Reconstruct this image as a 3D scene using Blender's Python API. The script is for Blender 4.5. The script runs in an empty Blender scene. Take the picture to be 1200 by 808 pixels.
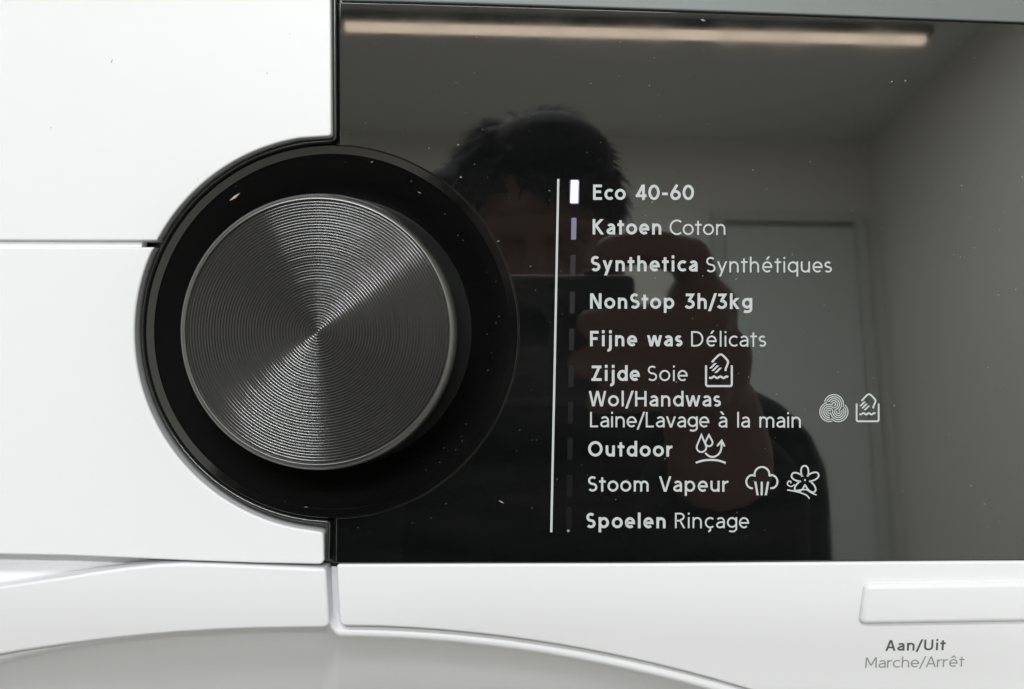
import bpy, bmesh, math, random
from mathutils import Vector, Matrix, Euler
R = math.radians
random.seed(7)
sc = bpy.context.scene
col = sc.collection

# ------------------------------------------------------------------ camera
S = 0.00019            # metres per photo pixel on the face of the machine
D = 0.22               # lens to panel
CX, CY = 608.0, 388.0  # pixel straight in front of the lens
ORG = Vector((0, 0, 1.0))
ROT = Euler((R(-12.0), 0, R(2.6)), 'XYZ')
M = Matrix.Translation(ORG) @ ROT.to_matrix().to_4x4()

cam = bpy.data.cameras.new('view_camera')
cam_o = bpy.data.objects.new('view_camera', cam)
col.objects.link(cam_o)
cam.sensor_fit = 'HORIZONTAL'
cam.sensor_width = 36.0
cam.lens = 36.0 * (D / S) / 1200.0
cam.shift_x = (600 - CX) / 1200.0
cam.shift_y = (CY - 404) / 1200.0
cam.clip_start = 0.004
cam.clip_end = 60.0
cam_o.matrix_world = M @ Matrix.Translation((0, -D, 0)) @ Euler((R(90), 0, 0)).to_matrix().to_4x4()
sc.camera = cam_o

# ------------------------------------------------------------------ world, exposure
w = bpy.data.worlds.new('World'); sc.world = w; w.use_nodes = True
bg = w.node_tree.nodes['Background']
bg.inputs[0].default_value = (0.9, 0.95, 1.0, 1); bg.inputs[1].default_value = 0.02
sc.view_settings.view_transform = 'Standard'
sc.view_settings.look = 'None'
sc.view_settings.exposure = 0.12
sc.view_settings.gamma = 1.0
sc.view_settings.use_curve_mapping = False
sc.cycles.use_denoising = True
sc.cycles.max_bounces = 8
sc.cycles.diffuse_bounces = 5
sc.cycles.glossy_bounces = 5
sc.cycles.sample_clamp_indirect = 6.0
LAMP_SEEN = 4.0
LAMP_FILL = 63.0
LAMP_NEAR = 22.0

# ------------------------------------------------------------------ materials
def mat(name, color, rough=0.5, metal=0.0, ior=1.5, spec=0.5, emit=None, estr=0.0):
    m = bpy.data.materials.new(name); m.use_nodes = True
    b = m.node_tree.nodes['Principled BSDF']
    b.inputs['Base Color'].default_value = (*color, 1)
    b.inputs['Roughness'].default_value = rough
    b.inputs['Metallic'].default_value = metal
    b.inputs['IOR'].default_value = ior
    b.inputs['Specular IOR Level'].default_value = spec
    if emit:
        b.inputs['Emission Color'].default_value = (*emit, 1)
        b.inputs['Emission Strength'].default_value = estr
    return m

def add_noise(m, scale, lo, hi, socket, detail=4.0, rough=0.6):
    nt = m.node_tree; b = nt.nodes['Principled BSDF']
    tc = nt.nodes.new('ShaderNodeTexCoord'); n = nt.nodes.new('ShaderNodeTexNoise')
    n.inputs['Scale'].default_value = scale; n.inputs['Detail'].default_value = detail
    n.inputs['Roughness'].default_value = rough
    mr = nt.nodes.new('ShaderNodeMapRange')
    mr.inputs['From Min'].default_value = 0.3; mr.inputs['From Max'].default_value = 0.7
    mr.inputs['To Min'].default_value = lo; mr.inputs['To Max'].default_value = hi
    nt.links.new(tc.outputs['Object'], n.inputs['Vector'])
    nt.links.new(n.outputs['Fac'], mr.inputs['Value'])
    nt.links.new(mr.outputs['Result'], b.inputs[socket])
    return n

def add_bump(m, scale, dist, strength=0.3, detail=3.0):
    nt = m.node_tree; b = nt.nodes['Principled BSDF']
    tc = nt.nodes.new('ShaderNodeTexCoord'); n = nt.nodes.new('ShaderNodeTexNoise')
    n.inputs['Scale'].default_value = scale; n.inputs['Detail'].default_value = detail
    bp = nt.nodes.new('ShaderNodeBump')
    bp.inputs['Strength'].default_value = strength; bp.inputs['Distance'].default_value = dist
    nt.links.new(tc.outputs['Object'], n.inputs['Vector'])
    nt.links.new(n.outputs['Fac'], bp.inputs['Height'])
    nt.links.new(bp.outputs['Normal'], b.inputs['Normal'])

MAT = {}
MAT['white'] = mat('white_plastic', (0.79, 0.79, 0.805), 0.38, spec=0.35)
add_noise(MAT['white'], 60, 0.34, 0.44, 'Roughness')
MAT['grey_plastic'] = mat('grey_plastic', (0.15, 0.165, 0.16), 0.4)
MAT['glass'] = mat('black_glass', (0.0045, 0.005, 0.005), 0.03, ior=1.98)
add_noise(MAT['glass'], 45, 0.012, 0.05, 'Roughness', 6)
def haze_film(m):
    # thin uneven film of dust and wipe marks on the glass
    nt = m.node_tree; b = nt.nodes['Principled BSDF']
    tc = nt.nodes.new('ShaderNodeTexCoord'); mp = nt.nodes.new('ShaderNodeMapping')
    mp.inputs['Rotation'].default_value = (0, R(28), 0); mp.inputs['Scale'].default_value = (9, 60, 60)
    n = nt.nodes.new('ShaderNodeTexNoise'); n.inputs['Scale'].default_value = 1.6; n.inputs['Detail'].default_value = 9; n.inputs['Roughness'].default_value = .72
    f = nt.nodes.new('ShaderNodeTexNoise'); f.inputs['Scale'].default_value = 2600; f.inputs['Detail'].default_value = 2
    mul = nt.nodes.new('ShaderNodeMath'); mul.operation = 'MULTIPLY'
    cr = nt.nodes.new('ShaderNodeValToRGB')
    cr.color_ramp.elements[0].position = .20; cr.color_ramp.elements[0].color = (.0035, .004, .004, 1)
    cr.color_ramp.elements[1].position = .48; cr.color_ramp.elements[1].color = (.013, .013, .012, 1)
    nt.links.new(tc.outputs['Object'], mp.inputs['Vector']); nt.links.new(mp.outputs['Vector'], n.inputs['Vector'])
    nt.links.new(tc.outputs['Object'], f.inputs['Vector'])
    nt.links.new(n.outputs['Fac'], mul.inputs[0]); nt.links.new(f.outputs['Fac'], mul.inputs[1])
    nt.links.new(mul.outputs['Value'], cr.inputs['Fac']); nt.links.new(cr.outputs['Color'], b.inputs['Base Color'])
haze_film(MAT['glass'])
MAT['gloss'] = mat('black_gloss_plastic', (0.005, 0.005, 0.005), 0.10, ior=1.75)
add_noise(MAT['gloss'], 200, 0.05, 0.12, 'Roughness', 5)
MAT['frame'] = mat('black_frame_plastic', (0.012, 0.013, 0.012), 0.2, ior=1.7)
MAT['knob_side'] = mat('black_knob_side', (0.008, 0.008, 0.008), 0.25)
MAT['knob_rim'] = mat('dark_metal_rim', (0.17, 0.17, 0.163), 0.34, metal=1.0)
MAT['knob_face'] = mat('spun_dark_metal', (0.021, 0.021, 0.020), 0.14, ior=1.52)
MAT['print'] = mat('white_print', (0.50, 0.535, 0.53), 0.6, spec=0.2)
MAT['print_dark'] = mat('grey_print', (0.10, 0.10, 0.10), 0.6, spec=0.2)
MAT['print_mid'] = mat('pale_grey_print', (0.30, 0.30, 0.30), 0.6, spec=0.2)
MAT['led_on'] = mat('lit_indicator', (0.9, 0.9, 0.9), 0.4, emit=(0.93, 0.92, 1.0), estr=4.0)
MAT['led_glow'] = mat('violet_glow_fringe', (0.02, 0.02, 0.03), 0.4, emit=(0.40, 0.36, 0.9), estr=0.42)  # bloom of the lit bar, put in as a violet emissive colour
MAT['led_spill'] = mat('spill_tinted_indicator', (0.10, 0.10, 0.16), 0.4, emit=(0.45, 0.44, 0.80), estr=0.11)  # violet tint and weak emission imitate light spilling from the lit bar
MAT['led_off'] = [mat('unlit_indicator_%s' % 'abcdefgh'[i], (v, v, v * 1.12), 0.2, ior=1.7)
                  for i, v in enumerate((0.022, 0.018, 0.016, 0.014, 0.012, 0.011, 0.010, 0.009))]
MAT['dust'] = mat('pale_dust', (0.32, 0.32, 0.30), 0.9, spec=0.1)
MAT['flake'] = mat('straw_flake', (0.75, 0.62, 0.40), 0.7)

# ------------------------------------------------------------------ helpers
def link(o, parent=None):
    col.objects.link(o)
    if parent: o.parent = parent
    return o

def mesh_obj(name, verts, faces, m, parent=None, smooth=None, label=None):
    me = bpy.data.meshes.new(name)
    me.from_pydata([tuple(v) for v in verts], [], faces)
    me.materials.append(m)
    if smooth is not None:
        me.polygons.foreach_set('use_smooth', [bool(smooth(i)) if callable(smooth) else bool(smooth) for i in range(len(faces))])
    me.update()
    o = bpy.data.objects.new(name, me)
    if label: o['label'] = label
    return link(o, parent)

def tag(o, label=None, cat=None, group=None, kind=None):
    if label: o['label'] = label
    if cat: o['category'] = cat
    if group: o['group'] = group
    if kind: o['kind'] = kind
    return o

def empty(name, loc=(0, 0, 0), rot=None):
    o = bpy.data.objects.new(name, None)
    o.empty_display_size = 0.05
    o.location = loc
    if rot: o.rotation_euler = rot
    return link(o)

def P(px, py, y=0.0):
    """point of the machine face seen at a photo position, at depth y (negative = nearer)"""
    k = S * (D + y) / D
    return Vector(((px - CX) * k, y, (CY - py) * k))

def area2(pts):
    return sum(a[0] * b[1] - b[0] * a[1] for a, b in zip(pts, pts[1:] + pts[:1]))

def round_poly(pts, n=6):
    """pts: (x, y, radius) -> rounded outline"""
    out = []
    N = len(pts)
    for i, (x, y, r) in enumerate(pts):
        if r <= 0:
            out.append((x, y)); continue
        p = Vector((x, y)); a = Vector(pts[i - 1][:2]) - p; b = Vector(pts[(i + 1) % N][:2]) - p
        a.normalize(); b.normalize()
        ang = a.angle(b); t = r / math.tan(ang / 2)
        c = p + (a + b).normalized() * (r / math.sin(ang / 2))
        s0 = p + a * t - c; s1 = p + b * t - c
        a0 = math.atan2(s0.y, s0.x); a1 = math.atan2(s1.y, s1.x)
        da = (a1 - a0 + math.pi) % (2 * math.pi) - math.pi
        for k in range(n + 1):
            th = a0 + da * k / n
            out.append((c.x + r * math.cos(th), c.y + r * math.sin(th)))
    return out

def inset(pts, d):
    N = len(pts); out = []
    for i in range(N):
        p0, p1, p2 = Vector(pts[i - 1]), Vector(pts[i]), Vector(pts[(i + 1) % N])
        e0 = (p1 - p0); e1 = (p2 - p1)
        if e0.length < 1e-9: e0 = e1
        if e1.length < 1e-9: e1 = e0
        e0 = e0.normalized(); e1 = e1.normalized()
        n0 = Vector((-e0.y, e0.x)); n1 = Vector((-e1.y, e1.x))
        nn = n0 + n1
        k = max(0.35, nn.length_squared / 2)
        q = p1 + nn * (d / k)
        out.append((q.x, q.y))
    return out

def slab(name, outline_px, y0, thick, bev, m, parent, tilt=0.0, label=None, steps=5):
    """a moulded panel: outline in photo pixels, rounded front edge, side walls going back"""
    pts = [P(x, y, y0) for x, y in outline_px]
    pts = [(p.x, p.z) for p in pts]
    if area2(pts) < 0: pts.reverse()
    ztop = max(p[1] for p in pts) if tilt else 0
    rings = [(0.0, y0 + thick)]
    for k in range(steps + 1):
        t = k / steps * math.pi / 2
        rings.append((bev * (1 - math.sin(t)) if False else bev * (1 - math.cos(t)), y0 + bev * (1 - math.sin(t))))
    V, F = [], []
    N = len(pts)
    for d, y in rings:
        q = inset(pts, d) if d > 0 else pts
        for (x, z) in q:
            V.append((x, y + tilt * (ztop - z), z))
    for r in range(len(rings) - 1):
        for i in range(N):
            j = (i + 1) % N
            F.append((r * N + i, r * N + j, (r + 1) * N + j, (r + 1) * N + i))
    last = (len(rings) - 1) * N
    F.append(tuple(last + i for i in range(N)))
    nf = len(F)
    return mesh_obj(name, V, F, m, parent, smooth=lambda i: N <= i < nf - 1, label=label)

def lathe(name, prof, cx, cz, m, parent, seg=160, cap_end=False, label=None, smooth=True):
    V, F = [], []
    for r, y in prof:
        for k in range(seg):
            a = 2 * math.pi * k / seg
            V.append((cx + r * math.cos(a), y, cz + r * math.sin(a)))
    for i in range(len(prof) - 1):
        for k in range(seg):
            l = (k + 1) % seg
            F.append((i * seg + k, i * seg + l, (i + 1) * seg + l, (i + 1) * seg + k))
    if cap_end:
        c = len(V); V.append((cx, prof[-1][1], cz)); b = (len(prof) - 1) * seg
        for k in range(seg):
            F.append((b + k, b + (k + 1) % seg, c))
    o = mesh_obj(name, V, F, m, parent, smooth=smooth, label=label)
    bm = bmesh.new(); bm.from_mesh(o.data); bmesh.ops.recalc_face_normals(bm, faces=bm.faces); bm.to_mesh(o.data); bm.free()
    return o

def sweep(name, path, prof, m, parent, label=None):
    """path: list of (x,z); prof: list of (offset across, y)"""
    V, F = [], []
    n = len(path); q = len(prof)
    for i, p in enumerate(path):
        a = Vector(path[max(0, i - 1)]); b = Vector(path[min(n - 1, i + 1)]); p = Vector(p)
        t0 = (p - a).normalized() if i else (b - p).normalized()
        t1 = (b - p).normalized() if i < n - 1 else t0
        n0 = Vector((-t0.y, t0.x)); n1 = Vector((-t1.y, t1.x)); nn = n0 + n1
        nn = nn / max(0.5, nn.length_squared / 2)
        for off, y in prof:
            v = p + nn * off
            V.append((v.x, y, v.y))
    for i in range(n - 1):
        for k in range(q - 1):
            F.append((i * q + k, i * q + k + 1, (i + 1) * q + k + 1, (i + 1) * q + k))
    o = mesh_obj(name, V, F, m, parent, smooth=True, label=label)
    return o

# ------------------------------------------------------------------ the room (seen mirrored in the black glass)
def mirror_hit(px, py, axis, value):
    g = P(px, py)
    o = M @ g
    d = M.to_3x3() @ Vector((g.x, -D, g.z))
    t = (value - o[axis]) / d[axis]
    return o + d * t

CEIL = 2.62
e = mirror_hit(1018, 168, 2, CEIL)
BACK_Y = e.y; RIGHT_X = e.x
LEFT_X, FRONT_Y = -2.3, 0.75
MAT['wall'] = mat('painted_wall', (0.80, 0.79, 0.75), 0.9, spec=0.1); add_bump(MAT['wall'], 180, 0.002, 0.15)
MAT['ceiling'] = mat('ceiling_board', (0.72, 0.72, 0.70), 0.9, spec=0.1)
MAT['floor'] = mat('grey_floor', (0.34, 0.33, 0.31), 0.6); add_noise(MAT['floor'], 5, 0.45, 0.7, 'Roughness')
MAT['door'] = mat('door_paint', (0.63, 0.67, 0.63), 0.5)
MAT['door_trim'] = mat('door_frame_paint', (0.60, 0.62, 0.58), 0.7)

def sheet(name, a, b, c, d, m):
    o = mesh_obj(name, [a, b, c, d], [(0, 1, 2, 3)], m); o['kind'] = 'structure'; return o

sheet('floor', (LEFT_X, BACK_Y, 0), (RIGHT_X, BACK_Y, 0), (RIGHT_X, FRONT_Y, 0), (LEFT_X, FRONT_Y, 0), MAT['floor'])
sheet('ceiling', (LEFT_X, BACK_Y, CEIL), (LEFT_X, FRONT_Y, CEIL), (RIGHT_X, FRONT_Y, CEIL), (RIGHT_X, BACK_Y, CEIL), MAT['ceiling'])
sheet('wall_back', (LEFT_X, BACK_Y, 0), (LEFT_X, BACK_Y, CEIL), (RIGHT_X, BACK_Y, CEIL), (RIGHT_X, BACK_Y, 0), MAT['wall'])
sheet('wall_right', (RIGHT_X, BACK_Y, 0), (RIGHT_X, BACK_Y, CEIL), (RIGHT_X, FRONT_Y, CEIL), (RIGHT_X, FRONT_Y, 0), MAT['wall'])
sheet('wall_left', (LEFT_X, BACK_Y, 0), (LEFT_X, FRONT_Y, 0), (LEFT_X, FRONT_Y, CEIL), (LEFT_X, BACK_Y, CEIL), MAT['wall'])
sheet('wall_front', (LEFT_X, FRONT_Y, 0), (RIGHT_X, FRONT_Y, 0), (RIGHT_X, FRONT_Y, CEIL), (LEFT_X, FRONT_Y, CEIL), MAT['wall'])

def box_data(x0, x1, y0, y1, z0, z1, bev=0.0):
    bm = bmesh.new(); bmesh.ops.create_cube(bm, size=1.0)
    for v in bm.verts:
        v.co = Vector(((x0 + x1) / 2 + v.co.x * (x1 - x0), (y0 + y1) / 2 + v.co.y * (y1 - y0), (z0 + z1) / 2 + v.co.z * (z1 - z0)))
    if bev > 0:
        bmesh.ops.bevel(bm, geom=list(bm.edges), offset=bev, segments=3, affect='EDGES', profile=0.6)
    return bm

def bm_obj(name, bm, m, parent=None, smooth=False, label=None):
    me = bpy.data.meshes.new(name); bm.to_mesh(me); bm.free()
    me.materials.append(m)
    if smooth: me.polygons.foreach_set('use_smooth', [True] * len(me.polygons))
    o = bpy.data.objects.new(name, me)
    if label: o['label'] = label
    return link(o, parent)

# door in the back wall
dl = mirror_hit(838, 262, 1, BACK_Y); dr = mirror_hit(1004, 262, 1, BACK_Y)
door = empty('door', ((dl.x + dr.x) / 2, BACK_Y, 0))
tag(door, 'pale green-grey door mirrored in the glass behind the photographer', 'door')
hw = (dr.x - dl.x) / 2; dh = dl.z
bm_obj('door_leaf', box_data(-hw + .03, hw - .03, 0.004, 0.045, 0.01, dh - .03, .003), MAT['door'], door)
for a in ((-hw - .02, -hw + .025, 0, dh), (hw - .025, hw + .02, 0, dh)):
    bm_obj('door_jamb', box_data(a[0], a[1], 0.002, 0.048, a[2], a[3], .003), MAT['door_trim'], door)
bm_obj('door_head', box_data(-hw - .02, hw + .02, 0.002, 0.048, dh + .001, dh + .045, .003), MAT['door_trim'], door)
bm_obj('door_handle', box_data(-hw + .06, -hw + .18, 0.09, 0.11, 1.0, 1.02, .005), MAT['knob_rim'], door)

# ceiling lamps
def ceiling_lamp(x0, x1, yc, wd, strength, color, label, rz=0.0):
    lo = empty('ceiling_lamp', ((x0 + x1) / 2, yc, CEIL), (0, 0, rz))
    tag(lo, label, 'lamp', 'fluorescent ceiling lamps')
    hx = (x1 - x0) / 2
    bright = strength > 10
    me = mat('lamp_diffuser', (0.8, 0.8, 0.8), 0.5, emit=color, estr=2.0 if bright else strength)
    bm_obj('lamp_housing', box_data(-hx - .02, hx + .02, -wd / 2 - .015, wd / 2 + .015, -.03, -.004, .004), MAT['grey_plastic'], lo)
    bm_obj('lamp_diffuser', box_data(-hx, hx, -wd / 2, wd / 2, -.055, -.031, .006), me, lo)
    if bright:   # the tubes' light leaves through the underside of the diffuser
        al = bpy.data.lights.new('lamp_light', 'AREA'); al.shape = 'RECTANGLE'
        al.size = 2 * hx - .012; al.size_y = wd - .012
        al.color = color; al.energy = strength * math.pi * al.size * al.size_y
        lt = bpy.data.objects.new('lamp_light', al); lt.location = (0, 0, -.057)
        link(lt, lo)
    return lo

la = mirror_hit(404, 34, 2, CEIL - .05); lb = mirror_hit(1084, 50, 2, CEIL - .05)
LY = (la.y + lb.y) / 2
ceiling_lamp(la.x, lb.x, LY, 0.030, LAMP_SEEN, (1.0, 0.80, 0.60), 'long warm fluorescent ceiling lamp mirrored as a thin strip in the glass', math.atan2(lb.y - la.y, lb.x - la.x))
ceiling_lamp(-0.50, 0.92, -2.2, 0.20, LAMP_FILL, (0.96, 0.985, 1.0), 'added unseen ceiling lamp that brightens the back wall')  # fill lamp added out of view to raise the back wall brightness
ceiling_lamp(-0.95, 0.40, -1.15, 0.22, LAMP_NEAR, (0.96, 0.985, 1.0), 'white fluorescent ceiling lamp nearest the machine')

# ------------------------------------------------------------------ washing machine
wm = empty('washing_machine', ORG, ROT)
tag(wm, 'white washing machine front with black glass control panel and round knob', 'washing machine')

YL = -0.0018   # the drawer front stands a little proud of the glass
def arc_px(cx, cy, r, a0, a1, n):
    return [(cx + r * math.cos(R(a0 + (a1 - a0) * k / n)), cy - r * math.sin(R(a0 + (a1 - a0) * k / n))) for k in range(n + 1)]

# white pieces on the left
up = [(-560, -90), (386, -90)] + round_poly([(386.5, 60, 0), (388, 159.2, 4.5), (330, 166.5, 0)])[1:-1] + arc_px(388, 390, 231, 99, 152.2, 40) + [(-560, 280)]
slab('drawer_front', up, YL, 0.006, 0.00045, MAT['white'], wm)
midc = arc_px(388, 390, 231, 154.3, 180, 20) + [(388 + (231 + 3 * k / 30) * math.cos(R(180 + k * 84 / 30)), 390 - (231 + 3 * k / 30) * math.sin(R(180 + k * 84 / 30))) for k in range(1, 31)]
tail = round_poly([midc[-1] + (0,), (377.8, 625.2, 5), (378.6, 662.8, 6), (300, 661.2, 0)])[1:-1]
mid = [(-560, 289.2)] + midc + tail + [(300, 661.2), (230, 658.8), (78, 652.6), (-560, 640)]
slab('drawer_handle', mid, YL, 0.0055, 0.0005, MAT['white'], wm, tilt=0.012)
low = [(-560, 735), (-100, 703), (20, 685), (78, 676.5), (110, 671), (150, 665.5), (185, 661.8), (215, 660.6), (250, 661.6)] + \
      round_poly([(250, 661.6, 0), (381.5, 667, 5), (384.5, 737.6, 7), (300, 739, 0)])[1:-1] + \
      [(300, 738.9), (250, 740.8), (205, 743.8), (160, 747.6), (120, 752), (78, 757.5), (20, 766), (-100, 789), (-560, 900)]
slab('drawer_trim', low, YL + .0004, 0.006, 0.0007, MAT['white'], wm, tilt=0.075)

# backing behind the seams
bk = [P(x, y, .0050) for x, y in ((-560, -100), (372, -100), (372, 158), (250, 190), (160, 300), (150, 390), (165, 500), (250, 600), (372, 640), (380, 664), (420, 664), (420, 722), (392, 722), (300, 712), (200, 718), (0, 737), (-100, 752), (-560, 830))]
mesh_obj('drawer_box', bk, [tuple(range(len(bk)))], MAT['white'], wm)
kc = P(389.5, 389.0)
slab('drawer_ledge', [(-560, 274), (168, 274), (164, 300), (-560, 300)], -.0006, .003, .0002, MAT['white'], wm)
lathe('knob_well', [(250 * S, .0055), (247 * S, .0034), (222 * S, .0034), (216 * S, .0040), (140 * S, .0068)], kc.x, kc.z, MAT['frame'], wm, 128)
slab('glass_backing', [(374, -100), (404, -100), (404, 172), (374, 166)], .0036, .0022, .0004, MAT['frame'], wm)
slab('glass_backing', [(374, 610), (404, 606), (404, 660), (380, 660)], .0036, .0022, .0004, MAT['frame'], wm)

# the black rounded trim between the white front and the knob ring
path = [P(391.5, -95), P(391.7, 60), P(392.0, 160)]
corner = [(p.x, p.z) for p in path]
tp = []
for k in range(0, 73):
    a = 92 + (268 - 92) * k / 72
    tp.append((kc.x + 223.5 * S * math.cos(R(a)), kc.z + 223.5 * S * math.sin(R(a))))
tp2 = [(p.x, p.z) for p in (P(384.5, 622), P(384.0, 640), P(383.5, 656))]
prof = []
for k in range(9):
    t = math.pi * k / 8
    prof.append((-3.6 * S * math.cos(t), .0012 - .0011 * math.sin(t)))
prof = [(-3.6 * S, .0034)] + prof + [(3.6 * S, .0034)]
sweep('black_trim', corner[:2] + [(P(392, 150).x, P(392, 150).z), (P(391.6, 161).x, P(391.6, 161).z), (P(387, 165.3).x, P(387, 165.3).z)] + tp + [(P(384.4, 614.5).x, P(384.4, 614.5).z)] + tp2, prof, MAT['frame'], wm)

# black glass
ring_r = 218.6
def ring_pt(a): return (389.5 + ring_r * math.cos(R(a)), 389.0 - ring_r * math.sin(R(a)))
a_top = math.degrees(math.acos((398.2 - 389.5) / ring_r)); a_bot = -math.degrees(math.acos((393.8 - 389.5) / ring_r))
gl = [(398.0, 3)] + [(x, 3 + 23 * ((x - 398) / 724.0) ** 1.15) for x in (480, 560, 640, 720, 800, 880, 960, 1040, 1122, 1200, 1400, 1900)] + \
     [(1900, 653), (1122, 656.6), (760, 659.3), (393.6, 660.2)] + [ring_pt(a_bot + (a_top - a_bot) * k / 90) for k in range(91)]
panel = slab('control_panel', gl, 0.0, 0.003, 0.0002, MAT['glass'], wm, label='glossy black glass panel with white programme list')

# strip of the worktop above the glass
wt = [(393, -95), (1900, -95)] + [(x, 3 - 2.2 + 23 * ((x - 398) / 724.0) ** 1.15) for x in (1900, 1400, 1200, 1122, 1040, 960, 880, 800, 720, 640, 560, 480, 400)]
slab('worktop_edge', wt, .0004, .004, .0004, MAT['grey_plastic'], wm)

# white fascia below the glass, with the arch over the door
def arch(x): return 735.0 + (x - 385) ** 2 / 3180.0
fa = round_poly([(500, 661.6, 0), (394.2, 661.8, 3.5), (397.2, 735.6, 7), (440, arch(440), 0)])[1:-1]
fa = [(1900, 655)] + [(1122, 658.2), (760, 660.9)] + fa + [(x, arch(x)) for x in range(440, 1181, 20)] + [(1300, 960), (1900, 960)]
fascia = slab('fascia', fa, -.0004, .0042, .0006, MAT['white'], wm, tilt=0.062)
# lip and hollow round the door
V, F = [], []
xs = list(range(-560, 360, 20)) + [360, 370, 376, 380, 383, 386, 389, 392, 395, 398, 402, 408, 420] + list(range(440, 1260, 20))
prf = [(-22, .0060), (-3, .0034), (2.5, .0024), (7.5, .0020), (10.5, .0024), (12.5, .0038), (14.5, .0060), (40, .0115), (160, .0330), (400, .0700)]
for x in xs:
    t = min(1, max(0, (x - 378) / 20)); t = t * t * (3 - 2 * t)
    base = arch(x) - 18 * (1 - t)
    for o_, y in prf:
        V.append(P(x, base + o_, y))
q = len(prf)
for i in range(len(xs) - 1):
    for k in range(q - 1):
        F.append((i * q + k, (i + 1) * q + k, (i + 1) * q + k + 1, i * q + k + 1))
mesh_obj('door_surround', V, F, MAT['white'], wm, smooth=True, label='shaded white hollow above the door')
# cabinet behind
bm_obj('cabinet', box_data(-.24, .26, .030, .55, -.70, .085, .004), MAT['white'], wm)

# power button
Zt = P(0, 655, -.0004).z
def fas_y(py): return -.0004 + .062 * (Zt - P(0, py).z)
bt = round_poly([(1014.5, 685.8, 6.5), (1009.0, 733.2, 6.5), (1240, 729.5, 6.5), (1240, 682.0, 6.5)])
slab('power_button', bt, fas_y(685) - .0014, .0040, .0011, MAT['white'], fascia, tilt=0.05)

# knob
def lathes(name, profs, cx, cz, m, parent, seg=192):
    """one turned piece whose profile has crisp corners: each run of the profile is smooth by itself"""
    V, F = [], []
    for prof in profs:
        b = len(V)
        for r, y in prof:
            V += [(cx + r * math.cos(2 * math.pi * k / seg), y, cz + r * math.sin(2 * math.pi * k / seg)) for k in range(seg)]
        for i in range(len(prof) - 1):
            for k in range(seg):
                l = (k + 1) % seg
                F.append((b + i * seg + l, b + i * seg + k, b + (i + 1) * seg + k, b + (i + 1) * seg + l))
    return mesh_obj(name, V, F, m, parent, smooth=True)
lathes('knob_bezel', [[(218.2 * S, .003), (218.2 * S, -.0002)], [(218.2 * S, -.0002), (217.2 * S, -.0004)], [(217.2 * S, -.0004), (208.2 * S, -.0004)],
                      [(208.2 * S, -.0004), (207.4 * S, -.0001)], [(207.4 * S, -.0001), (192 * S, .0020), (176 * S, .0042), (160 * S, .0062), (135 * S, .0072)]], kc.x, kc.z, MAT['gloss'], wm)
KF = -.0166
knob = lathe('control_knob', [(130 * S, .006), (143 * S, .004), (147 * S, -.004), (149.8 * S, -.0122), (151.2 * S, -.0136)], kc.x, kc.z, MAT['knob_side'], wm, 192, label='round black selector knob with spun metal face')
rim = [(151.2 * S, -.01361), (151.6 * S, -.0142), (151.0 * S, -.0149), (149.4 * S, -.0157), (147.0 * S, -.0164), (144.6 * S, KF), (143.8 * S, KF - .00003), (143.3 * S, KF + .0001), (143.0 * S, KF + .0007), (142.2 * S, KF + .0007), (142.0 * S, KF + .0004)]
lathe('knob_rim', rim, kc.x, kc.z, MAT['knob_rim'], knob, 192)
NG = 46; r1 = 142.0 * S; per = r1 / NG
prof = []
rg = random.Random(5); amp = [.062 * rg.uniform(.92, 1.04) for _ in range(NG + 2)]
steps = NG * 8
for k in range(steps + 1):
    r = r1 * (1 - k / steps)
    if r < per * 0.2: break
    prof.append((r, KF + .0004 + amp[int(r / per + .5)] * per * math.cos(2 * math.pi * r / per)))
lathe('knob_face', prof, kc.x, kc.z, MAT['knob_face'], knob, 224, cap_end=True, label='dark metal disc with fine concentric grooves')

# ------------------------------------------------------------------ printing
def arcp(cx, cy, rx, ry, a0, a1, n=None):
    n = n or max(6, int(abs(a1 - a0) / 12))
    return [(cx + rx * math.cos(R(a0 + (a1 - a0) * k / n)), cy + ry * math.sin(R(a0 + (a1 - a0) * k / n))) for k in range(n + 1)]

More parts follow.
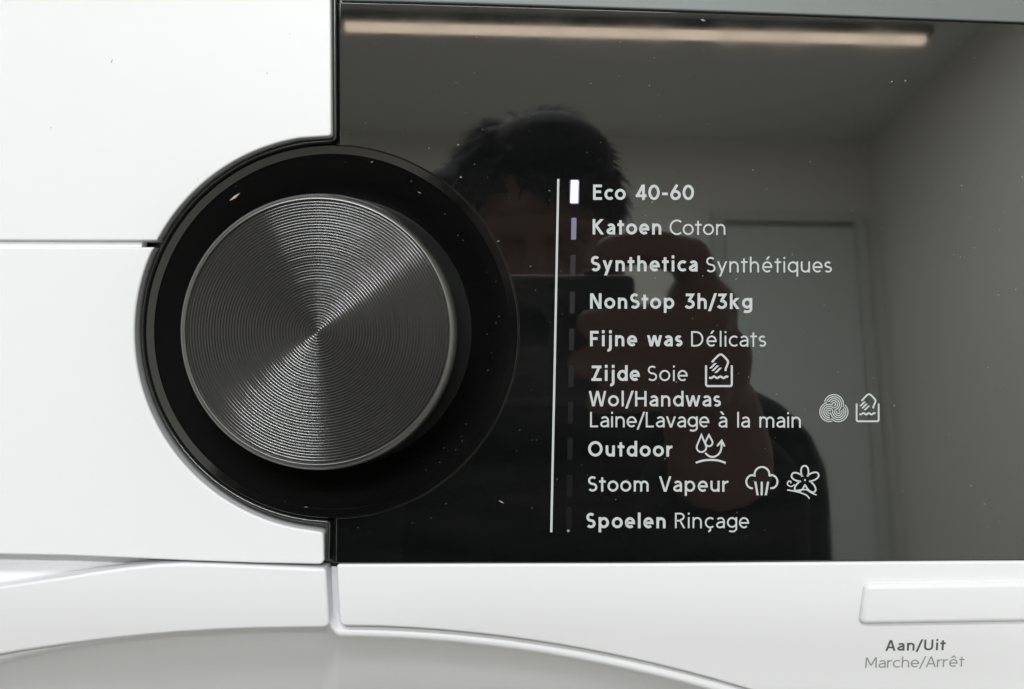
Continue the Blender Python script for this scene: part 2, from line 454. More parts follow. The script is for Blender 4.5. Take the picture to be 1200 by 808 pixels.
def glyph(ch, w):
    """strokes of a monoline letter (pixels, baseline 0) and its width"""
    h = w / 2; X = 13.0; C = 18.0; A = 18.4; Dn = -4.8
    def oval(x0, x1, y0=0.0, y1=X): return arcp((x0 + x1) / 2, (y0 + y1) / 2, (x1 - x0) / 2 - h, (y1 - y0) / 2 - h, 0, 360, 28)
    def archp(x0, x1):
        rx = (x1 - x0) / 2 - h
        return [(x0 + h, X * .45)] + arcp((x0 + x1) / 2, X - h - rx * 1.02, rx, rx * 1.02, 180, 0, 12) + [(x1 - h, 0)]
    def dot(x, y): return [(x, y - h * 1.15), (x, y + h * 1.15)]
    acc = None
    if ch == 'é': ch, acc = 'e', 'acute'
    if ch == 'à': ch, acc = 'a', 'grave'
    if ch == 'ê': ch, acc = 'e', 'circ'
    if ch == 'ç': ch, acc = 'c', 'ced'
    g = None
    if ch == 'o': W_ = 12.8; g = [oval(0, W_)]
    elif ch == 'c': W_ = 10.2; g = [arcp(6.3, X / 2, 6.3 - h, X / 2 - h, 48, 312, 22)]
    elif ch == 'e': W_ = 11.8; g = [[(h, X / 2 - .2), (W_ - h, X / 2 - .2)] + arcp(W_ / 2, X / 2, W_ / 2 - h, X / 2 - h, 0, 312, 24)[1:]]
    elif ch == 'n': W_ = 10.8; g = [[(h, 0), (h, X)], archp(0, W_)]
    elif ch == 'h': W_ = 10.8; g = [[(h, 0), (h, A)], archp(0, W_)]
    elif ch == 'm': W_ = 17.4; g = [[(h, 0), (h, X)], archp(0, W_ / 2 + h), archp(W_ / 2 - h, W_)]
    elif ch == 'u': W_ = 10.8; g = [[(W_ - h, 0), (W_ - h, X)], [(W_ - x, X - y) for x, y in archp(0, W_)]]
    elif ch == 'r': W_ = 6.8; g = [[(h, 0), (h, X)], [(h, X * .42)] + arcp(6.4, X - h - 5.2, 6.4 - h, 5.2, 180, 82, 9)]
    elif ch == 'a':
        W_ = 10.2; r = (W_ - 1.0) / 2 - h + .4
        g = [[(W_ - h, 0), (W_ - h, X * .58)] + arcp(W_ - h - r, X - h - r * .95, r, r * .95, 0, 148, 14),
             [(W_ - h, X * .56), (W_ * .5, X * .56 - .2)] + arcp(h + 3.2, X * .29, 3.2, X * .29 - h, 105, 285, 14) + [(W_ * .62, h + .25), (W_ - h, X * .22)]]
    elif ch == 'd': W_ = 12.2; g = [oval(0, W_), [(W_ - h, 0), (W_ - h, A)]]
    elif ch == 'p': W_ = 12.2; g = [oval(0, W_), [(h, Dn), (h, X)]]
    elif ch == 'q': W_ = 12.2; g = [oval(0, W_), [(W_ - h, Dn), (W_ - h, X)]]
    elif ch == 'g': W_ = 12.0; g = [oval(0, W_, .6), [(W_ - h, X), (W_ - h, -.4)] + arcp(W_ - h - 4.9, -.4, 4.9, 4.4 - h, 0, -132, 14)[1:]]
    elif ch == 'k': W_ = 10.8; g = [[(h, 0), (h, A)], [(W_ - h * 1.1, X), (h, X * .42)], [(h + 2.6, X * .58), (W_ - h * .9, 0)]]
    elif ch == 'l': W_ = w; g = [[(h, 0), (h, A)]]
    elif ch == 'i': W_ = w; g = [[(h, 0), (h, X)], dot(h, 17.0)]
    elif ch == 'j': W_ = w + 1.2; g = [[(W_ - h, X), (W_ - h, -1.8)] + arcp(W_ - h - 3.0, -1.8, 3.0, 3.0, 0, -100, 8)[1:], dot(W_ - h, 17.0)]
    elif ch == 't': W_ = 7.8; g = [[(3.6, 0), (3.6, 16.6)], [(0, X - h), (W_, X - h)]]
    elif ch == 's':
        W_ = 8.8; r = (X - w) / 4; rx = W_ / 2 - h
        g = [arcp(W_ / 2, X - h - r, rx * .94, r, 38, 250, 14) + arcp(W_ / 2, h + r, rx, r, 70, -145, 14)]
    elif ch == 'v': W_ = 11.6; g = [[(h * 1.05, X), (W_ / 2 - h * .15, 0)], [(W_ / 2 + h * .15, 0), (W_ - h * 1.05, X)]]
    elif ch == 'w': W_ = 17.4; g = [[(h, X), (W_ * .27, 0)], [(W_ * .29, 0), (W_ / 2 - h * .1, X)], [(W_ / 2 + h * .1, X), (W_ * .71, 0)], [(W_ * .73, 0), (W_ - h, X)]]
    elif ch == 'y': W_ = 11.6; g = [[(h * 1.05, X), (W_ / 2 + .2, .2)], [(W_ - h * 1.05, X), (W_ * .29, Dn)]]
    elif ch == 'E': W_ = 10.4; g = [[(W_, C - h), (h, C - h), (h, h), (W_, h)], [(h, C * .53), (W_ - 1.1, C * .53)]]
    elif ch == 'F': W_ = 10.0; g = [[(W_, C - h), (h, C - h), (h, 0)], [(h, C * .50), (W_ - 1.2, C * .50)]]
    elif ch == 'L': W_ = 9.4; g = [[(h, C), (h, h), (W_, h)]]
    elif ch == 'H': W_ = 13.4; g = [[(h, 0), (h, C)], [(W_ - h, 0), (W_ - h, C)], [(h, C * .52), (W_ - h, C * .52)]]
    elif ch == 'K': W_ = 12.6; g = [[(h, 0), (h, C)], [(W_ - h * 1.1, C), (h, C * .46)], [(h + 2.4, C * .58), (W_ - h * .8, 0)]]
    elif ch == 'N': W_ = 13.4; g = [[(h, 0), (h, C)], [(h * 1.3, C), (W_ - h * 1.3, 0)], [(W_ - h, 0), (W_ - h, C)]]
    elif ch == 'Z': W_ = 12.0; g = [[(.4, C - h), (W_ - .2, C - h)], [(W_ - h * 1.5, C - h * .4), (h * 1.5, h * .4)], [(.1, h), (W_, h)]]
    elif ch == 'W': W_ = 20.4; g = [[(h, C), (W_ * .26, 0)], [(W_ * .28, 0), (W_ / 2 - h * .1, C)], [(W_ / 2 + h * .1, C), (W_ * .72, 0)], [(W_ * .74, 0), (W_ - h, C)]]
    elif ch == 'V': W_ = 14.4; g = [[(h * 1.05, C), (W_ / 2 - h * .15, 0)], [(W_ / 2 + h * .15, 0), (W_ - h * 1.05, C)]]
    elif ch == 'A': W_ = 14.4; g = [[(h * 1.05, 0), (W_ / 2 - h * .15, C)], [(W_ / 2 + h * .15, C), (W_ - h * 1.05, 0)], [(W_ * .24, C * .31), (W_ * .76, C * .31)]]
    elif ch == 'U': W_ = 13.0; g = [[(h, C)] + arcp(W_ / 2, 5.9, W_ / 2 - h, 5.9 - h, 180, 360, 16) + [(W_ - h, C)]]
    elif ch == 'M': W_ = 16.4; g = [[(h, 0), (h + .5, C)], [(h + .7, C), (W_ / 2 - .1, 4.0)], [(W_ / 2 + .1, 4.0), (W_ - h - .7, C)], [(W_ - h - .5, C), (W_ - h, 0)]]
    elif ch == 'O': W_ = 17.0; g = [oval(0, W_, 0, C)]
    elif ch == 'C': W_ = 13.6; g = [arcp(8.6, C / 2, 8.6 - h, C / 2 - h, 50, 310, 26)]
    elif ch == 'D': W_ = 14.2; g = [[(h, h), (5.6, h)] + arcp(5.6, C / 2, W_ - 5.6 - h, C / 2 - h, -90, 90, 18)[1:-1] + [(5.6, C - h), (h, C - h), (h, h - .01)]]
    elif ch == 'R': W_ = 11.6; g = [[(h, 0), (h, C - h), (5.6, C - h)] + arcp(6.0, C * .745, 4.9 - h * .6, C * .255 - h, 90, -90, 12)[1:-1] + [(5.6, C * .49), (h, C * .49)], [(6.0, C * .49), (W_ - h * .8, 0)]]
    elif ch == 'S':
        W_ = 11.2; r = (C - w) / 4; rx = W_ / 2 - h
        g = [arcp(W_ / 2, C - h - r, rx * .92, r, 40, 248, 16) + arcp(W_ / 2, h + r, rx, r, 68, -145, 16)]
    elif ch == '0': W_ = 13.4; g = [oval(0, W_, 0, C)]
    elif ch == '4': W_ = 13.0; g = [[(W_ - 3.6, 0), (W_ - 3.6, C)], [(W_ - 3.9, C), (h * 1.3, C * .25)], [(.3, C * .27), (W_, C * .27)]]
    elif ch == '6': W_ = 12.4; g = [oval(0, W_, 0, 11.8), [(h + .2, 5.4), (h + 1.2, 9.6), (W_ * .66, C)]]
    elif ch == '3': W_ = 11.0; g = [[(.6, C - h), (W_ - h * 1.6, C - h), (W_ * .42, C * .56)] + arcp(W_ * .42, C * .56 / 2 + h * .3, W_ * .58 - h, C * .28 - h * .7, 90, -150, 16)]
    elif ch == '-': W_ = 6.6; g = [[(0, 7.2), (W_, 7.2)]]
    elif ch == '/': W_ = 9.0; g = [[(h * .6, -2.6), (W_ - h * .6, A)]]
    else: return [], 5.6
    if acc == 'acute': g.append([(W_ / 2 - .6, 15.0), (W_ / 2 + 2.2, 18.8)])
    if acc == 'grave': g.append([(W_ / 2 + .6, 15.0), (W_ / 2 - 2.2, 18.8)])
    if acc == 'circ': g.append([(W_ / 2 - 3.2, 15.0), (W_ / 2, 18.2), (W_ / 2 + 3.2, 15.0)])
    if acc == 'ced': g.append([(6.2, 0), (6.6, -2.2), (4.2, -4.2)])
    return g, W_

def ribbon(V, F, pts, w, mapper, closed=False):
    pts = [Vector(p) for p in pts]
    if (pts[0] - pts[-1]).length < 0.02 and len(pts) > 4:
        closed = True; pts = pts[:-1]
    n = len(pts); b = len(V)
    for i, p in enumerate(pts):
        if closed: a, c = pts[i - 1], pts[(i + 1) % n]
        else: a, c = pts[max(0, i - 1)], pts[min(n - 1, i + 1)]
        t0 = (p - a); t1 = (c - p)
        if t0.length < 1e-6: t0 = t1
        if t1.length < 1e-6: t1 = t0
        t0 = t0.normalized(); t1 = t1.normalized()
        nn = Vector((-t0.y - t1.y, t0.x + t1.x))
        k = max(0.22, nn.length_squared / 2)
        nn = nn * (w / 2 / k)
        if n == 2 and abs(c.y - a.y) > .8 * abs(c.x - a.x) and abs(c.x - a.x) > .05:
            nn = Vector((w / 2 * (c - a).length / abs(c.y - a.y) * (1 if nn.x > 0 else -1), 0))
        V.append(mapper(p + nn)); V.append(mapper(p - nn))
    m = n if closed else n - 1
    for i in range(m):
        j = (i + 1) % n
        F.append((b + 2 * i, b + 2 * i + 1, b + 2 * j + 1, b + 2 * j))

SB = {'o': .2, 'c': .2, 'e': .2, 'O': .2, 'C': .2, 's': .2, 'S': .3, 't': 0, 'v': 0, 'w': 0, 'y': 0, 'V': 0, 'W': 0, 'A': 0, '/': -.8, 'r': .3, 'a': .5, '4': .2, '0': .2, '6': .2, '3': .3, 'g': .4, 'd': .4, 'q': .4}
def text(name, s, x0, x1, base, w, m, parent, yfun, scale=1.0, slope=0.0, label=None, shear=0.0, xs=1.0):
    items = []; x = 0.0
    for i, ch in enumerate(s):
        g, W_ = glyph(ch, w)
        sb = SB.get(ch, 1.0)
        items.append((g, x + sb)); x += W_ + 2 * sb
    total = x
    trk = ((x1 - x0) / scale / xs - total) / (len(s) - 1)
    V, F = [], []
    idx = 0
    for i, (g, gx) in enumerate(items):
        for st in g:
            idx += 1
            def mp(v, gx=gx, i=i, idx=idx):
                lx = ((gx + trk * i + v.x) * xs + shear * v.y) * scale
                px = x0 + lx; py = base + slope * lx - v.y * scale
                y = yfun(py) - .00003 - .0000015 * (idx % 7)
                return P(px, py, y)
            ribbon(V, F, st, w, mp)
    return mesh_obj(name, V, F, m, parent, label=label)

flat = lambda py: 0.0
B, RG = 3.15, 1.95
rows = [
    ('Eco 40-60', 694, 813.5, 234.5, B), ('Katoen', 693.5, 776, 275.0, B), ('Coton', 784.5, 851, 275.6, RG),
    ('Synthetica', 692, 818, 318.2, B), ('Synthétiques', 827, 975, 319.4, RG), ('NonStop 3h/3kg', 690.5, 882, 362.0, B),
    ('Fijne was', 690.5, 800, 406.0, B), ('Délicats', 809, 898, 406.4, RG), ('Zijde', 692, 750, 446.6, B), ('Soie', 758.5, 806, 446.8, RG),
    ('Wol/Handwas', 690, 845, 476.4, 2.6), ('Laine/Lavage à la main', 690.5, 939.5, 501.0, 2.1), ('Outdoor', 689, 788, 535.2, B),
    ('Stoom Vapeur', 688.5, 853.5, 576.3, 2.5), ('Spoelen', 686.5, 781, 619.2, B), ('Rinçage', 790, 878, 619.2, RG)]
for s, xa, xb, bl, wt_ in rows:
    text('lettering', s, xa, xb, bl, wt_, MAT['print'], panel, flat, slope=.002, label='white printed words ' + s)
text('lettering', 'Aan/Uit', 1037.5, 1108, 763.0, 2.9, MAT['print_dark'], fascia, fas_y, scale=.70, slope=-.012, label='dark grey printed words Aan/Uit', shear=.05, xs=1.18)
text('lettering', 'Marche/Arrêt', 1013, 1130, 783.2, 1.9, MAT['print_mid'], fascia, fas_y, scale=.70, slope=-.014, label='pale grey printed words Marche/Arrêt', shear=.05, xs=1.18)

def strokes(name, sts, m, parent, label=None):
    V, F = [], []
    for k, (pts, w) in enumerate(sts):
        def mp(v, k=k): return P(v.x, v.y, -.00003 - .0000015 * (k % 9))
        ribbon(V, F, pts, w, mp)
    return mesh_obj(name, V, F, m, parent, label=label)

strokes('list_line', [([(654.3, 210), (650.2, 420), (646.0, 624)], 2.6)], MAT['print'], panel, 'thin white upright line')
def smooth(pts, n=6):
    out = []
    for i in range(len(pts) - 1):
        p0 = Vector(pts[max(0, i - 1)]); p1 = Vector(pts[i]); p2 = Vector(pts[i + 1]); p3 = Vector(pts[min(len(pts) - 1, i + 2)])
        for k in range(n):
            t = k / n
            v = 0.5 * ((2 * p1) + (-p0 + p2) * t + (2 * p0 - 5 * p1 + 4 * p2 - p3) * t * t + (-p0 + 3 * p1 - 3 * p2 + p3) * t ** 3)
            out.append((v.x, v.y))
    out.append(tuple(pts[-1])); return out

def tub(ox, oy, k):
    T = lambda pts: [(ox + x * k, oy + y * k) for x, y in pts]
    w = 2.3 * k + .1
    wave = [(5 + i * .55, 14.0 + .95 * math.sin(i * .55 * 2 * math.pi / 7.4)) for i in range(41)]
    return [(T([(1.2, 0), (1.2, 22.6), (2.6, 24.3), (30, 24.3), (31.4, 22.6), (31.4, 0)]), w), (T(wave), w),
            (T(smooth([(8, -3.6), (13, -9), (16.5, -12.2), (20, -12.2), (25.5, -6.8), (27, -3.6), (25.6, .8), (24.2, 4), (24.2, 6.6)])), w),
            (T([(6.2, 3.6), (12.4, -2.6)]), w * .9), (T([(8.8, 6.6), (15.2, .2)]), w * .9), (T([(12.2, 9), (18.4, 2.8)]), w * .9)]
strokes('wash_symbol', tub(826.2, 428.4, 1.0), MAT['print'], panel, 'hand wash tub symbol beside Soie')
strokes('wash_symbol', tub(1002.8, 473.2, .855), MAT['print'], panel, 'hand wash tub symbol beside the wool swirl')
# wool swirl: three interlaced skeins of curved lines
sw = []
cx0, cy0 = 977.2, 480.0
for k in range(3):
    a = R(90 + 120 * k)
    lc = (cx0 + 6.0 * math.cos(a), cy0 - 6.0 * math.sin(a))
    for j in range(5):
        r = 1.9 + 2.35 * j
        run = []
        for i in range(0, 181):
            t = R(90 + 120 * k - 180 + 2 * i)
            x_, y_ = lc[0] + r * math.cos(t), lc[1] - r * math.sin(t)
            dx_, dy_ = x_ - cx0, cy0 - y_
            rad = math.hypot(dx_, dy_)
            th = math.degrees(math.atan2(dy_, dx_)) - 90 - 120 * k + 75 * max(0, 1 - rad / 15.0)
            th = (th + 180) % 360 - 180
            if -57 < th < 57 and rad > 1.2: run.append((x_, y_))
            else:
                if len(run) > 4: sw.append((run[::3] + [run[-1]], 1.1))
                run = []
        if len(run) > 4: sw.append((run[::3] + [run[-1]], 1.1))
strokes('wool_symbol', sw, MAT['print'], panel, 'swirl of curved white lines')
def drop(ax, ay, r, cy):
    pts = [(ax, ay)] + [(ax + r * math.cos(R(t)), cy - r * math.sin(R(t))) for t in range(28, -209, -12)] + [(ax, ay)]
    return pts
strokes('rain_symbol', [(drop(822.0, 510, 5.6, 524.4), 2.0), (drop(830.8, 510, 4.2, 519.0), 2.0),
        (smooth([(826.5, 531), (831, 534.8), (836.5, 535.6), (842, 532.6), (845, 527), (845.6, 518.5)]), 2.2), ([(840.4, 523), (845.8, 516.6), (849.2, 523.4)], 2.2),
        (smooth([(815.4, 542.6), (824, 540), (833, 539.2), (842, 540), (850.4, 542.8)]), 2.4)], MAT['print'], panel, 'rain drops and bouncing arrow symbol')
def Z6(pts): return [(840 + x / 5.386, 440 + y / 5.386) for x, y in pts]
cl = [(228 + 38 * math.cos(R(t)), 672 - 40 * math.sin(R(t))) for t in range(-95 + 360, 75, -14)]
cl = [(228, 714)] + [(226 + 40 * math.cos(R(t)), 672 - 42 * math.sin(R(t))) for t in range(255, 95, -14)] + [(238, 634)] + \
     [(285 + 47 * math.cos(R(t)), 626 - 47 * math.sin(R(t))) for t in range(190, -12, -14)] + [(334, 634)] + \
     [(343 + 40 * math.cos(R(t)), 672 - 42 * math.sin(R(t))) for t in range(85, -78, -14)] + [(338, 714)]
strokes('steam_symbol', [(Z6(cl), 2.2), (Z6([(243, 672), (258, 758)]), 2.5), (Z6([(284, 672), (283, 758)]), 2.5), (Z6([(324, 672), (309, 758)]), 2.5)], MAT['print'], panel, 'steam cloud symbol')
fl = []
cx_, cy_ = 557.0, 662.0
tips = [(92, 92), (24, 94), (-50, 96), (230, 92), (158, 92)]
out = []
for i, (a, L) in enumerate(tips):
    for da, rr in ((36, 34), (24, 58), (15, 78), (6, L - 3), (-6, L - 3), (-15, 78), (-24, 58), (-36, 34)):
        out.append((cx_ + rr * math.cos(R(a + da)), cy_ - rr * math.sin(R(a + da))))
out.append(out[0])
fl.append((Z6(smooth(out, 3)), 1.9))
fl.append((Z6([(cx_ - 5, cy_), (cx_ + 5, cy_)]), 2.2))
fl.append((Z6(smooth([(492, 690), (470, 702), (450, 694), (446, 680), (456, 668), (468, 672), (466, 682)])), 1.4))
fl.append((Z6(smooth([(444, 724), (480, 730), (530, 742), (570, 760), (584, 780)])), 1.6))
fl.append((Z6(smooth([(500, 728), (560, 722), (600, 744), (630, 756)])), 1.5))
strokes('flower_symbol', fl, MAT['print'], panel, 'five petal flower symbol with wavy lines')

# indicator bars
bars = [(673.2, 225), (672.4, 268.3), (671.4, 311.5), (670.6, 355), (669.8, 398), (669.2, 441), (668.6, 484), (668.0, 526.5), (667.4, 569.5), (666.8, 608)]
for i, (bx_, by_) in enumerate(bars):
    hh, ww = (12.8, 3.9) if i == 0 else (12.8, 3.0)
    m_ = MAT['led_on'] if i == 0 else MAT['led_spill'] if i == 1 else MAT['led_off'][i - 2]
    o = slab('indicator_light', round_poly([(bx_ - ww + .25, by_ - hh, .9), (bx_ + ww + .25, by_ - hh, .9), (bx_ + ww - .25, by_ + hh, .9), (bx_ - ww - .25, by_ + hh, .9)], 3), -.00004, .0002, .00001, m_, panel, steps=1)
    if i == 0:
        slab('indicator_glow', round_poly([(bx_ - ww - 1.5, by_ - hh - 1.6, 2), (bx_ + ww + 1.9, by_ - hh - 1.6, 2), (bx_ + ww + 1.5, by_ + hh + 1.6, 2), (bx_ - ww - 1.9, by_ + hh + 1.6, 2)], 4), -.00002, .0001, .000005, MAT['led_glow'], panel, steps=1)  # glowing rim stands in for the bloom round the lit bar
    if i == 0: o['label'] = 'lit white indicator bar beside Eco'
    if i == 1: o['label'] = 'indicator bar beside Katoen with painted violet spill'

# dust on the glass
def dust_on(name, spots, m, parent):
    V, F = [], []
    for (px, py, L, wd, a, y) in spots:
        c = P(px, py, y)
        u = Vector((math.cos(a), 0, math.sin(a))) * L * S / 2; v = Vector((-math.sin(a), 0, math.cos(a))) * wd * S / 2
        b = len(V); up = Vector((0, -.35 * wd * S, 0))
        V += [c + u, c + v, c - u, c - v, c + up + u * .2, c - Vector((0, -.00002, 0))]
        F += [(b, b + 1, b + 4), (b + 1, b + 2, b + 4), (b + 2, b + 3, b + 4), (b + 3, b, b + 4), (b, b + 3, b + 5), (b + 3, b + 2, b + 5), (b + 2, b + 1, b + 5), (b + 1, b, b + 5)]
    o = mesh_obj(name, V, F, m, parent); o['kind'] = 'stuff'; return o
rnd = random.Random(3)
sp = []
for i in range(340):
    px = rnd.uniform(402, 1240); py = rnd.uniform(20, 650)
    if (px - 389) ** 2 + (py - 389) ** 2 < 224 ** 2: continue
    if rnd.random() > (0.95 if px < 800 and py < 260 else 0.5): continue
    sz = rnd.choice((.7, .8, .9, 1.0, 1.2, 1.6))
    sp.append((px, py, sz * rnd.uniform(.9, 2.0), sz * .8, rnd.uniform(0, 3.14), -.00003))
for f in ((824, 24, 7, 2.6, -.3, -.00005), (587.5, 588.5, 8, 1.8, -.5, -.00005), (666, 622.5, 4, 4, 0, -.00005), (537, 170, 3, 2.4, .2, -.00005), (540, 208, 3, 2.4, .2, -.00005), (1061, 95, 3.4, 2.2, .7, -.00005), (1045, 96, 3, 2, .7, -.00005)):
    sp.append(f)
dust_on('dust', sp, MAT['dust'], panel)
df = bpy.data.objects['drawer_front']
dust_on('dust', [(131, 72, 7, 1.2, 1.3, YL - .00002), (313, 86, 2, 1.4, 0, YL - .00002), (232, 210, 2, 1, .5, YL - .00002), (60, 150, 2, 1.2, 2, YL - .00002), (340, 40, 1.6, 1, 1, YL - .00002)], MAT['dust'], df)
bz = bpy.data.objects['knob_bezel']
def bez_y(px, py):
    r = math.hypot(px - 389.5, py - 389)
    return -.0001 + (207.4 - min(207.4, r)) / 15.4 * .0021 - .00008
sp = [(225, 297, 4, 1.2, 1.4, 0), (208, 352, 5, 1.2, 2.8, 0), (436, 190, 4, 1.5, .3, 0), (492, 226, 6, 1.6, -.4, 0), (470, 590, 4, 1.3, .5, 0), (355, 595, 14, 2, .1, 0), (584, 283, 3, 2, 0, 0)]
for i in range(60):
    a = rnd.uniform(0, 6.28); r = rnd.uniform(180, 206)
    sp.append((389.5 + r * math.cos(a), 389 - r * math.sin(a), rnd.uniform(.8, 1.8), .8, rnd.uniform(0, 3), 0))
dust_on('dust', [(a, b, c, d_, e_, bez_y(a, b)) for a, b, c, d_, e_, _ in sp], MAT['dust'], bz)
dust_on('straw_flake', [(275, 231, 16, 3.4, .62, bez_y(275, 231) - .0002)], MAT['flake'], bz)['label'] = 'small straw-coloured flake on the ring'

# ------------------------------------------------------------------ the photographer and camera, mirrored in the glass
MAT['skin'] = mat('skin', (0.28, 0.155, 0.135), 0.5, spec=0.3)
MAT['hair'] = mat('dark_hair', (0.006, 0.005, 0.005), 0.6, spec=0.2)
MAT['jacket'] = mat('black_jacket', (0.010, 0.011, 0.012), 0.85, spec=0.15)
MAT['trousers'] = mat('dark_trousers', (0.02, 0.022, 0.03), 0.85, spec=0.15)
MAT['camera'] = mat('black_camera', (0.035, 0.035, 0.036), 0.4)
MAT['lens'] = mat('lens_glass', (0.004, 0.004, 0.006), 0.05, ior=1.6)

foot = M @ Vector((0, -.80, 0)); foot.z = 0
person = empty('person', foot)
tag(person, 'dark-haired person in a black jacket holding a camera, mirrored in the glass', 'person')
MI = M.inverted()
def Wl(x, y, z): return M @ Vector((x, y, z))

def cone_seg(bm, a, b, ra, rb, seg=14):
    d = b - a
    L = d.length
    rot = d.to_track_quat('Z', 'Y').to_matrix().to_4x4()
    bmesh.ops.create_cone(bm, cap_ends=True, segments=seg, radius1=ra, radius2=rb, depth=L, matrix=Matrix.Translation((a + b) / 2) @ rot)
def ball(bm, c, rx, ry=None, rz=None, rot=None, seg=18):
    ry = ry or rx; rz = rz or rx
    mt = Matrix.Translation(c) @ (rot.to_matrix().to_4x4() if rot else Matrix.Identity(4)) @ Matrix.Diagonal((rx, ry, rz, 1))
    bmesh.ops.create_uvsphere(bm, u_segments=seg, v_segments=seg // 2 + 2, radius=1.0, matrix=mt)
def chain(bm, pts, radii):
    for i, p in enumerate(pts):
        ball(bm, p, radii[i], seg=14)
        if i: cone_seg(bm, pts[i - 1], p, radii[i - 1], radii[i])
def fused(name, bm, voxel, m, parent, smooth_it=2):
    me = bpy.data.meshes.new(name); bm.to_mesh(me); bm.free()
    t = bpy.data.objects.new(name + '_tmp', me); col.objects.link(t)
    r = t.modifiers.new('r', 'REMESH'); r.mode = 'VOXEL'; r.voxel_size = voxel; r.use_smooth_shade = True
    s_ = t.modifiers.new('s', 'SMOOTH'); s_.iterations = smooth_it; s_.factor = .5
    dg = bpy.context.evaluated_depsgraph_get()
    nm = bpy.data.meshes.new_from_object(t.evaluated_get(dg))
    bpy.data.objects.remove(t); bpy.data.meshes.remove(me)
    nm.name = name; nm.materials.clear(); nm.materials.append(m)
    nm.transform(Matrix.Translation(-person.location))
    o = bpy.data.objects.new(name, nm)
    return link(o, parent)

HC = Wl(.012, -.665, .070)          # middle of the head
HR = Euler((R(-14), 0, R(2)))
def H(x, y, z): return HC + HR.to_matrix() @ Vector((x, y, z))   # +y = towards the machine
neck0 = Wl(.004, -.735, -.075); chest = Wl(0, -.79, -.28)
pelvis = Vector((.02, -.93, .50)); 
shR, shL = Wl(.200, -.775, -.162), Wl(-.200, -.775, -.162)
elR, elL = Wl(.165, -.56, -.36), Wl(-.165, -.56, -.36)
wrR, wrL = Wl(.098, -.262, -.062), Wl(-.098, -.262, -.062)

bm = bmesh.new()
ball(bm, H(0, -.012, .028), .074, .092, .088, HR)             # skull
ball(bm, H(0, .022, -.035), .060, .066, .082, HR)             # face
ball(bm, H(0, .050, -.088), .030, .030, .024, HR)             # chin
ball(bm, H(0, .080, .018), .052, .012, .012, HR)              # brow
for s_ in (-1, 1):
    ball(bm, H(s_ * .031, .073, -.002), .014, .012, .010, HR)   # eyelids
    ball(bm, H(s_ * .040, .058, -.030), .020, .018, .018, HR)   # cheeks
    ball(bm, H(s_ * .076, -.008, -.010), .008, .018, .030, HR)  # ears
chain(bm, [H(0, .084, .004), H(0, .098, -.030)], [.008, .0125])  # nose
ball(bm, H(0, .092, -.032), .017, .011, .008, HR)
ball(bm, H(0, .078, -.058), .022, .010, .0055, HR); ball(bm, H(0, .076, -.067), .019, .010, .0055, HR)  # lips
chain(bm, [H(0, -.02, -.06), neck0, chest], [.056, .058, .11])
chain(bm, [chest, pelvis], [.12, .12])
for sh_, el_, wr_ in ((shR, elR, wrR), (shL, elL, wrL)):
    chain(bm, [chest, sh_, el_, wr_], [.09, .05, .040, .026])
    hipx = .10 if sh_ is shR else -.10
    chain(bm, [pelvis, pelvis + Vector((hipx, .02, -.04)), Vector((hipx * 1.3, -.70, .075)), Vector((hipx * 1.2, -1.12, .07)), Vector((hipx * 1.2, -1.22, .03))], [.11, .085, .055, .045, .03])
def hand(bm, sx):
    L = lambda x, y, z: Wl(sx * x, y, z)
    wr = L(.098, -.262, -.062)
    chain(bm, [wr, L(.092, -.252, -.040)], [.026, .024])
    for a, b, ra in ((L(.088, -.252, -.034), L(.088, -.238, .010), .014), (L(.080, -.254, -.034), L(.082, -.246, .014), .013), (L(.092, -.246, -.036), L(.092, -.232, -.012), .015)):
        chain(bm, [a, b], [ra, ra])
    chain(bm, [L(.086, -.240, .012), L(.080, -.238, .034), L(.058, -.236, .0395), L(.042, -.232, .036)], [.0100, .0095, .0088, .0078])   # index on the shutter
    for z, tip in ((.004, .031), (-.0135, .027), (-.030, .034)):
        r_ = .0080 if z > -.02 else .0072
        chain(bm, [L(.090, -.238, z), L(.086, -.2165, z + .002), L(.060, -.2105, z + .001), L(tip, -.2120, z - .001)], [r_ + .0006, r_, r_ * .95, r_ * .84])
    chain(bm, [L(.086, -.258, -.028), L(.066, -.266, -.010), L(.046, -.264, .004)], [.012, .0105, .009])   # thumb behind
hand(bm, 1); hand(bm, -1)
fused('body', bm, .0027, MAT['skin'], person)

bm = bmesh.new()
chain(bm, [neck0 + Vector((0, -.01, .0)), chest, (chest + pelvis) / 2, pelvis], [.070, .155, .16, .165])
for sh_, el_, wr_ in ((shR, elR, wrR), (shL, elL, wrL)):
    chain(bm, [neck0, sh_, el_, el_.lerp(wr_, .90 if sh_ is shR else .95)], [.075, .072, .060, .046])
    chain(bm, [sh_, sh_ + M.to_3x3() @ Vector((.012 if sh_ is shR else -.012, 0, -.22))], [.110, .108])
jk = fused('jacket', bm, .008, MAT['jacket'], person, 3)
bm = bmesh.new()
for sx in (-1, 1):
    chain(bm, [pelvis, pelvis + Vector((sx * .10, .02, -.05)), Vector((sx * .13, -.70, .080)), Vector((sx * .12, -1.10, .075))], [.16, .105, .075, .062])
fused('trousers', bm, .010, MAT['trousers'], person, 3)

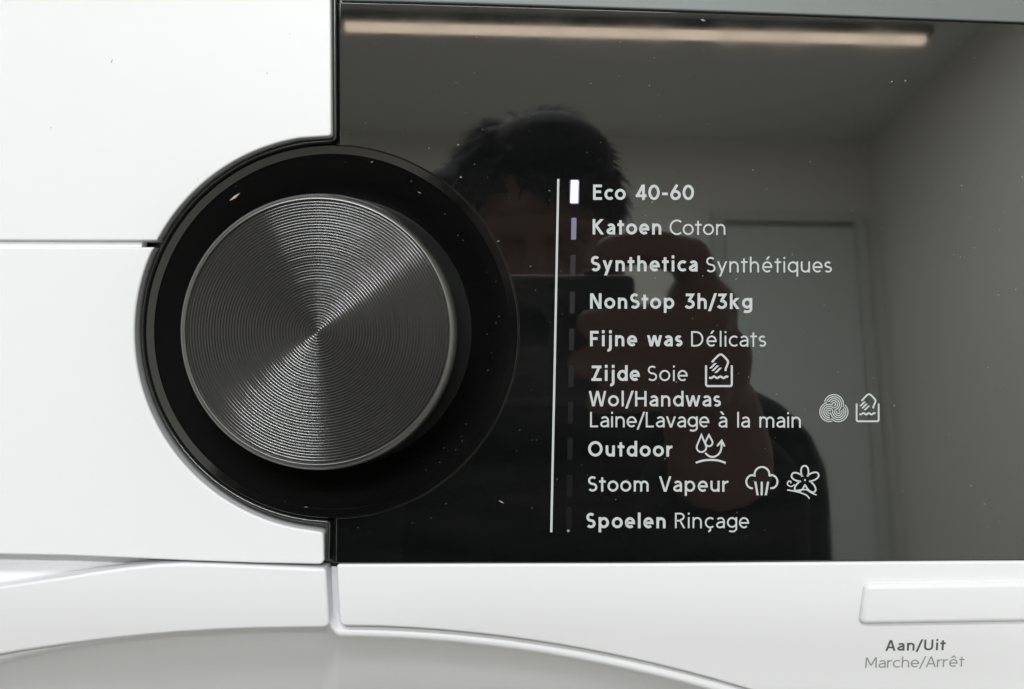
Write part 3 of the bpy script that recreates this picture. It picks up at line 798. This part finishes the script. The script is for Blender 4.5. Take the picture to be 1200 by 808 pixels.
# hair: a cap of many curved tufts
hv, hf = [], []
rh = random.Random(11)
for i in range(1500):
    u = rh.uniform(-1, 1); th = rh.uniform(0, 2 * math.pi)
    z = rh.uniform(-.55, 1.0); rr = math.sqrt(max(0, 1 - z * z))
    nx, ny, nz = rr * math.cos(th), rr * math.sin(th), z
    if ny > .30 and nz < .26 - .25 * abs(nx): continue
    if nz < -.1 and ny > -.1 and abs(nx) < .9: continue
    p = Vector((nx * .073, -.014 + ny * .092, .030 + nz * .087))
    nrm = Vector((nx, ny * .8, nz)).normalized()
    flow = Vector((.75 if nx > -.2 else -.75, .5, -.35 - .3 * abs(nx))) + Vector((rh.gauss(0, .45), rh.gauss(0, .45), rh.gauss(0, .35)))
    L = rh.uniform(.014, .030) * (1.25 if nz > .2 else .8)
    if nx < -.62 and -.1 < nz < .6: L *= rh.choice((1, 1, 1.5))
    tdir = (flow - nrm * flow.dot(nrm)); tdir.normalize()
    sd = nrm.cross(tdir).normalized()
    wd = rh.uniform(.0025, .0055)
    b = len(hv)
    for k in range(4):
        t = k / 3
        c = p + nrm * (.002 + L * (.55 * t - .22 * t * t)) + tdir * L * t
        wk = wd * (1 - t * .96)
        hv += [H(*(c - sd * wk)), H(*(c + nrm * wk * .8)), H(*(c + sd * wk))]
    for k in range(3):
        for e_ in range(2):
            hf.append((b + k * 3 + e_, b + k * 3 + e_ + 1, b + k * 3 + 4 + e_, b + k * 3 + 3 + e_))
hv = [v - person.location for v in hv]
mesh_obj('hair', hv, hf, MAT['hair'], person, smooth=True)

bm = bmesh.new()
ball(bm, H(0, -.020, .036), .081, .096, .089, HR)
ball(bm, H(.012, .030, .078), .058, .052, .042, HR)
ball(bm, H(-.064, .01, .040), .042, .05, .038, HR)
cut = HC.z - .012
for v in list(bm.verts):
    l = HR.to_matrix().transposed() @ (v.co - HC)
    if l.y > .045 and l.z < .044: v.co = H(l.x, .045, max(l.z, .03))
fused('hair_base', bm, .004, MAT['hair'], person, 2)

# compact camera in the hands; its lens is where the picture is taken from
dc = empty('compact_camera', M @ Vector((0, -.24, 0)), ROT)
tag(dc, 'black compact camera held up in both hands, mirrored in the glass', 'camera')
def loc_box(x0, x1, y0, y1, z0, z1, bev): return box_data(x0, x1, y0 + .24, y1 + .24, z0, z1, bev)
bm_obj('camera_body', loc_box(-.050, .053, -.252, -.228, -.034, .0255, .004), MAT['camera'], dc)
lathe('lens_barrel', [(.0235, .011), (.0235, .0135), (.0220, .0142), (.0205, .0145), (.0205, .0170), (.0198, .0176), (.0150, .0178), (.0135, .0165)], 0, 0, MAT['camera'], dc, 64)
lathe('lens_glass', [(.0136, .0165), (.010, .0172), (.005, .0176), (.001, .0177)], 0, 0, MAT['lens'], dc, 48, cap_end=True)
bm_obj('grip', loc_box(.036, .052, -.2278, -.2235, -.028, .018, .003), MAT['camera'], dc)
bm_obj('shutter_button', loc_box(.030, .040, -.246, -.236, .0256, .0285, .001), MAT['knob_rim'], dc)
